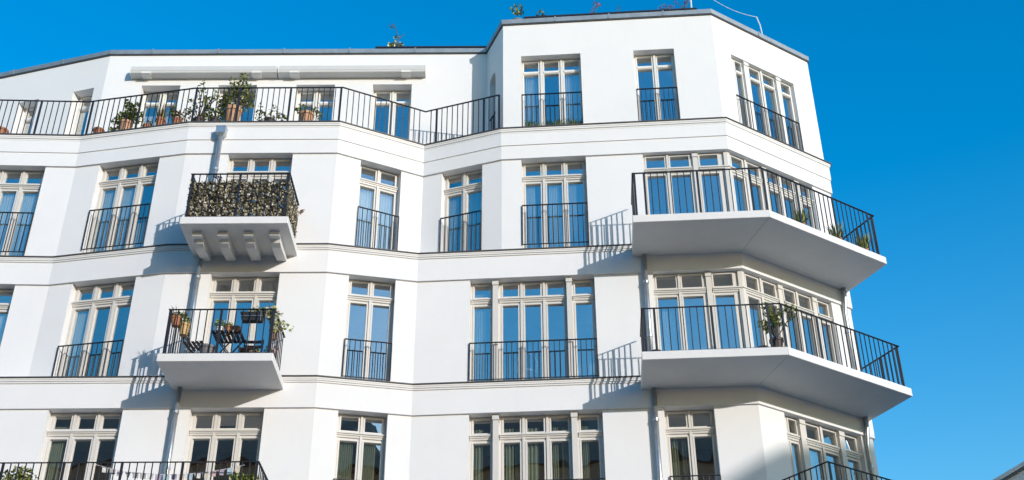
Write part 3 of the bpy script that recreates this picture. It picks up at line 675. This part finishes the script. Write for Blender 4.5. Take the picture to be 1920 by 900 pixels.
# ------------------------------------------------------------------ corner balcony plants
def on67(t, o): p = F67.P(t, o, 0); return (p.x, p.y)
GC = 'grass pots on the upper corner balcony'
for t, lab, sd in ((1.02, 'bushy ornamental grass in a pot, left of three on the upper corner balcony', 51), (2.10, 'ornamental grass in a terracotta pot, middle of three on the upper corner balcony', 52), (2.95, 'small ornamental grass pot at the outer end of the upper corner balcony', 53)):
    plant('grass_pot', lab, 'potted plant', (*on67(t - .22, 1.12), 14.135), (.11, .19), 'terra', [((0, 0, .25), (.2, .2, .08), 30)], (), ('leaf2', 'leaf', 'leaf3'), .05, sd, GC, spikes=150, spike_h=.34)
bz = 10.925
rb = random.Random(61)
cr, st = shoots(rb, (0, 0, .3), [(-.05, 0, .95), (-.12, .05, 1.1), (.0, .03, .8), (.30, .05, 1.05), (.45, .1, .98), (-.25, .1, .7), (.12, .0, .9)], 15, .09)
plant('bamboo', 'slender bamboo in a brown ribbed pot at the fold of the lower corner balcony', 'potted plant', (5.24, 21.66, bz), (.135, .29), 'pot_brown', cr, st, ('leaf', 'leaf2', 'leaf'), .095, 61, lw=.26)
plant('floor_pot', 'low brown pot to the left of the bamboo', 'flower pot', (4.98, 21.76, bz), (.115, .16), 'pot_brown')
plant('floor_pot', 'shallow dark pot at the left end of the lower corner balcony', 'flower pot', (2.86, 21.84, bz), (.12, .12), 'pot_brown')

# ------------------------------------------------------------------ lower left balcony: bushes and bunting
GZ = 7.725
plant('balcony_bush', 'round green bush with cream blossoms at the far left of the lowest balcony', 'bush', (-9.40, 21.95, GZ), (.2, .4), 'pot_brown', [((0, 0, .62), (.38, .22, .26), 260), ((.1, 0, .9), (.2, .16, .12), 90), ((-.2, 0, .8), (.2, .16, .14), 70), ((.25, 0, .75), (.2, .15, .14), 60)], (), ('leaf', 'leaf2', 'leaf3', 'cream'), .065, 71)
plant('balcony_bush', 'bright green bush at the right corner of the lowest balcony', 'bush', (-5.08, 21.95, GZ), (.18, .4), 'pot_brown', [((0, 0, .62), (.30, .2, .22), 220), ((-.15, 0, .78), (.16, .12, .1), 60), ((.15, 0, .76), (.14, .12, .1), 60)], (), ('leaf', 'leaf2', 'leaf'), .065, 72)
bt = thing('bunting', 'string of faded pastel pennants along the lowest balcony', 'bunting', None, (-8.1, 21.95, 8.8))
pts = [(0, .02), (.42, -.10), (.88, -.19), (1.5, -.235), (2.05, -.215), (2.55, -.15), (3.05, -.04)]
def zb(x):
    for (a, za), (b_, z_b) in zip(pts, pts[1:]):
        if a <= x <= b_: return za + (z_b - za)*(x - a)/(b_ - a)
    return 0
MB().tube([(x*.1, 0, zb(x*.1)) for x in range(0, 31)], .005, 5).build('cord', 'cable', bt)
rg = random.Random(4)
cols = ['white', 'grey', 'mauve', 'grey', 'grey', 'grey', 'white', 'mauve', 'blue', 'mauve', 'sand', 'blue', 'white', 'sand', 'pink', 'mauve', 'blue', 'sand']
for i, cname in enumerate(cols):
    x = .36 + i*.147; wd = .06; z = zb(x) ; tl = rg.uniform(-.012, .012); hh = rg.uniform(.10, .125); bw = .05 if i != 3 else .012
    MB().quadstrip([[(x - wd, q, z), (x - wd*.4, q + .01, z - .005), (x + wd, q, zb(min(3.04, x + wd)))] + [(x + bw + tl, q + .02, z - hh), (x - bw + tl, q + .015, z - hh + .008)] for q in (-.002, .002)]).build('pennant', 'cloth_' + cname, bt)

# ------------------------------------------------------------------ curtains
def curtain(f, t0, t1, z0, z1, o, label, m_='net', folds=7, amp=.03, group='window curtains', seed=0, tie=0):
    rg = random.Random(seed + int(t0*100) + int(z0*10)); n = folds*8; rings = []
    ph = rg.uniform(0, 6)
    for z, k in ((z1, .8), (z1 - .05, 1), ((z0 + z1)/2, 1.1), (z0, 1.25)):
        ring = []
        for s in (0, .006):
            row = []
            for i in range(n + 1):
                u = i/n; t = t0 + (t1 - t0)*u
                if tie and z < z1 - .1: t = t0 + (t - t0)*(1 - tie*(1 if z > z0 + .1 else .6))
                row.append(f.P(t, o + s + amp*k*math.sin(u*folds*6.283 + ph + .6*math.sin(u*9 + z)), z))
            ring += row if s == 0 else row[::-1]
        rings.append(ring)
    ob = MB().quadstrip(rings).build('curtain', m_, None, smooth=True); tag(ob, label, 'curtain', group)
CO = -.375
curtain(F34a, .63, 1.10, FL3 + .05, SA - .25, CO, 'white net curtain behind the left light of the third-row window right of the netted balcony', seed=1)
curtain(F34a, 1.14, 1.58, FL3 + .05, SA - .3, CO, 'white net curtain behind the right light of the third-row window right of the netted balcony', seed=2)
curtain(F45a, .50, .78, FL3 + .05, SA - .3, CO, 'white net curtain in the left light of the third-row window by the inner fold', seed=3)
curtain(F45a, .98, 1.46, FL3 + .05, SA - .2, CO, 'thin net curtain in the right light of the third-row window by the inner fold', seed=4)
for a, b_, lab in ((.53, .76, 'left'), (1.08, 1.36, 'middle'), (1.53, 1.72, 'right')):
    curtain(F56a, a, b_, FL3 + .05, SA - .25, CO, f'white net curtain in the {lab} light of the third-row window beside the corner balcony', seed=5)
curtain(F12, .66, 1.02, FL3 + .05, SA - .35, CO, 'gathered white curtain in the left light of the third-row window at the left fold', seed=8)
curtain(F12, 1.18, 1.5, FL3 + .05, SA - .35, CO, 'gathered white curtain in the middle light of the third-row window at the left fold', seed=9)
for k, (a, b_) in enumerate(((.64, 1.05), (1.15, 1.55), (1.64, 2.04))):
    curtain(F12, a, b_, FL3 + .03, FL3 + 1.0, -.36, f"half-height white curtain, {('left', 'middle', 'right')[k]} light of the third-row window at the left fold", amp=.008, folds=10, seed=10)
curtain(F01, 2.35, 2.78, FL3 + .05, SA - .4, CO, 'white curtain in the middle light of the leftmost third-row window', seed=12)
curtain(F01, 2.95, 3.3, FL3 + .05, SA - .5, CO, 'white curtain in the right light of the leftmost third-row window', seed=13)
curtain(F12, .60, .90, FL2 + .05, SB - .35, CO, 'white curtain in the left light of the second-row window at the left fold', seed=14)
curtain(F01, 2.9, 3.3, FL2 + .05, SB - .4, CO, 'white curtain in the cut-off second-row window at the left edge', seed=15)
curtain(F46, 1.24, 1.50, FL2 + .05, SB - .2, CO, 'lace curtain in the far left light of the wide second-row window', 'lace', seed=16)
curtain(F46, 5.30, 5.58, FL2 + .05, SB - .8, CO, 'lace curtain in the left light of the lower corner bay', 'lace', seed=17)
f = Face(P5, P6)
curtain(f, .52, .88, FLT + .05, 19.6, -.42, 'white curtain in the left light of the attic window with plant boxes', seed=18)
curtain(f, 1.52, 1.93, FLT + .05, 19.7, -.42, 'thin white curtain in the right light of the attic window with plant boxes', seed=19)
curtain(FAT, 1.04, 1.42, FLT + .1, 19.25, -.40, 'half drawn white curtain in the left light of the terrace door by the rust shrub', amp=.01, seed=20)
curtain(FAT, 1.55, 1.75, FLT + .1, 19.25, -.40, 'narrow white curtain in the right light of the terrace door by the rust shrub', amp=.01, seed=21)
# first row: sage curtains
curtain(FG, 4.63 + dG, 4.93 + dG, FL1, SC - .25, CO, 'sage curtain in the left light of the first-row window at the far left', 'green', seed=22)
curtain(F34, .56, .86, FL1, SC - .3, CO, 'sage curtain in the left light of the narrow first-row window', 'green', seed=23)
curtain(F34, 1.05, 1.32, FL1, SC - .3, CO, 'sage curtain in the right light of the narrow first-row window', 'green', seed=24)
for a, b_, lab in ((1.25, 1.45, 'first from the left'), (1.88, 2.08, 'second from the left'), (2.12, 2.24, 'third from the left'), (2.36, 2.6, 'fourth from the left'), (2.87, 3.0, 'fifth from the left'), (3.07, 3.22, 'sixth from the left'), (3.5, 3.62, 'last at the right')):
    curtain(F46, a, b_, FL1, SC - .22, CO, f'sage curtain behind the wide first-row window, {lab}', 'green', folds=3, seed=25)
curtain(F46, 5.27, 5.42, FL1, SC - .3, CO, 'sage curtain in the left light of the first-row window below the corner balcony', 'green', folds=3, seed=33)
curtain(F46, 5.50, 5.62, FL1, SC - .3, CO, 'narrow sage curtain near the mullion of the first-row window below the corner balcony', 'green', folds=2, seed=34)
curtain(F67, 1.45, 1.75, FL1, SC - .35, CO, 'sage curtain in the first-row window on the right-hand facet', 'green', folds=4, seed=35)
# white chair inside the wide second-row window
ch = thing('white_chair', 'white wire chair standing just inside the wide second-row window', 'chair', None, F46.P(2.36, -.62, FL2 + .1))
MB().lathe((0, 0, .42), [(.2, 0), (.21, .02), (.2, .04)], 16).build('seat', 'white_ceramic', ch)
MB().tube([(-.2, 0, .44), (-.22, .0, .7), (-.15, .0, .88), (0, .0, .93), (.15, 0, .88), (.22, 0, .7), (.2, 0, .44)], .016, 6).build('back_hoop', 'white_ceramic', ch)
mb = MB()
for x in (-.1, 0, .1): mb.tube([(x, 0, .44), (x*1.1, 0, .9)], .008, 5)
mb.build('back_spindles', 'white_ceramic', ch)
for a in range(4):
    c_, s_ = math.cos(a*1.571 + .785), math.sin(a*1.571 + .785); MB().tube([(c_*.16, s_*.16, .43), (c_*.22, s_*.22, 0)], .013, 5).build('leg', 'white_ceramic', ch)

# ------------------------------------------------------------------ street and the houses opposite (seen only as reflections and shade)
mb = MB().face([(-900, -900, -1.62), (900, -900, -1.62), (900, 900, -1.62), (-900, 900, -1.62)]); mb.build('ground', 'earth', None, kind='structure')
MB().box(-60, 60, 18.4, 24.5, -1.7, -1.49).build('pavement', 'paving', None, kind='structure')
MB().box(-60, 60, 18.22, 18.4, -1.7, -1.485).build('kerb', 'grey_wall', None, kind='structure')
MB().box(-120, 120, 4.0, 18.22, -1.7, -1.60).build('road', 'asphalt', None, kind='structure')
MB().box(-60, 60, -5.2, 4.0, -1.7, -1.49).build('pavement', 'paving', None, kind='structure')
for i in range(-8, 9):
    MB().box(i*6 - 1.5, i*6 + 1.5, 11.0, 11.12, -1.6, -1.594).build('lane_marking', 'paint', None, kind='structure')
def house(name, label, x0, x1, y0, y1, z1, ridge, wall, gable_x=True, storeys=5):
    h = thing(name, label, 'building', None, ((x0 + x1)/2, (y0 + y1)/2, -1.6)); cx, cy = (x0 + x1)/2, (y0 + y1)/2
    mb = MB().box(x0 - cx, x1 - cx, y0 - cy, y1 - cy, 0, z1 + 1.6); mb.build('wall', wall, h)
    e = .35
    mb = MB().quadstrip([[(x, y, z + 1.6) for y, z in ((y0 - cy - e, z1 + .02), (y1 - cy + e, z1 + .02), (0, ridge))] for x in (x0 - cx - e, x1 - cx + e)]); mb.build('roof', 'tile', h)
    return h, cx, cy
h, cx, cy = house('opposite_house', 'brown brick house with tiled roof across the street', -46, 8.3, -18, -5.2, 20.6, 26.2, 'brick')
wins = MB(); fr = MB()
for s in range(5):
    for k in range(17):
        x = -44.5 + k*3.1 - cx; z = 2.2 + s*3.45
        fr.box(x - .65, x + .65, -5.2 - cy - .02, -5.2 - cy + .07, z - .1, z + 2.0); wins.box(x - .55, x + .55, -5.2 - cy + .05, -5.2 - cy + .09, z, z + 1.9)
fr.build('window_surround', 'grey_wall', h); wins.build('window_glass', 'zinc', h)
# tall gabled house up the side street; its roof shades the lower right corner of the facade
Sh = Vector((SUN.x, SUN.y, 0)).normalized(); Uq = Vector((-Sh.y, Sh.x, 0)); rise = SUN.z/math.hypot(SUN.x, SUN.y)
LH = 46.0
def far_pt(q, L, z): p = Uq*q + Sh*(L); return (p.x, p.y, z)
prof = [(14.0, 6.4), (16.6, 8.55), (17.3, 9.0), (18.3, 9.55), (21.4, 10.33), (25.5, 12.6), (31, 14.0), (40, 14.0), (40, -11.5), (14.0, -11.5)]
g = thing('corner_house', 'tall gabled house farther up the street on the sunny side', 'building')
mb = MB(); base = Vector((0, 0, 0))
def ring(L): return [far_pt(q, L - Uq.dot(Vector((0, 0, 0))), (z + LH_off*rise) if z > -11 else -1.6) for q, z in prof]
s0 = Vector((5.0, 22.8, 0)).dot(Sh); LH_off = LH
mb.quadstrip([ring(s0 + LH), ring(s0 + LH + 16)]); mb.build('wall', 'grey_wall', g)
# pale gable beyond the corner, just entering the frame at the lower right
nb = thing('neighbour_house', 'pale rendered gable with dark verge at the lower right edge', 'building', None, (15.0, 28.5, -1.6))
za = 10.93 + 1.6
def gz(x): return za + (x - 12.07)*.545
xs0, xs1, xr = -4.0, 5.2, .6
gp = [(xs0, 0), (xs1, 0), (xs1, gz(15 + xr) - (xs1 - xr)*.5), (xr, gz(15 + xr)), (xs0, gz(15 + xs0))]
MB().quadstrip([[(x, y, z) for x, z in gp] for y in (0, 9)]).build('gable_wall', 'grey_wall', nb)
for a, b_ in (((xs0 - .3, gz(15 + xs0 - .3)), (xr, gz(15 + xr))), ((xr, gz(15 + xr)), (xs1 + .3, gz(15 + xr) - (xs1 + .3 - xr)*.5))):
    MB().quadstrip([[(x, y, z + d) for (x, z), d in ((a, .012), (b_, .012), (b_, .12), (a, .12))] for y in (-.12, 9.1)]).build('roof', 'zinc', nb)
    MB().quadstrip([[(x, y, z + d) for (x, z), d in ((a, -.06), (b_, -.06), (b_, .008), (a, .008))] for y in (-.07, .0)]).build('verge_board', 'flash', nb)
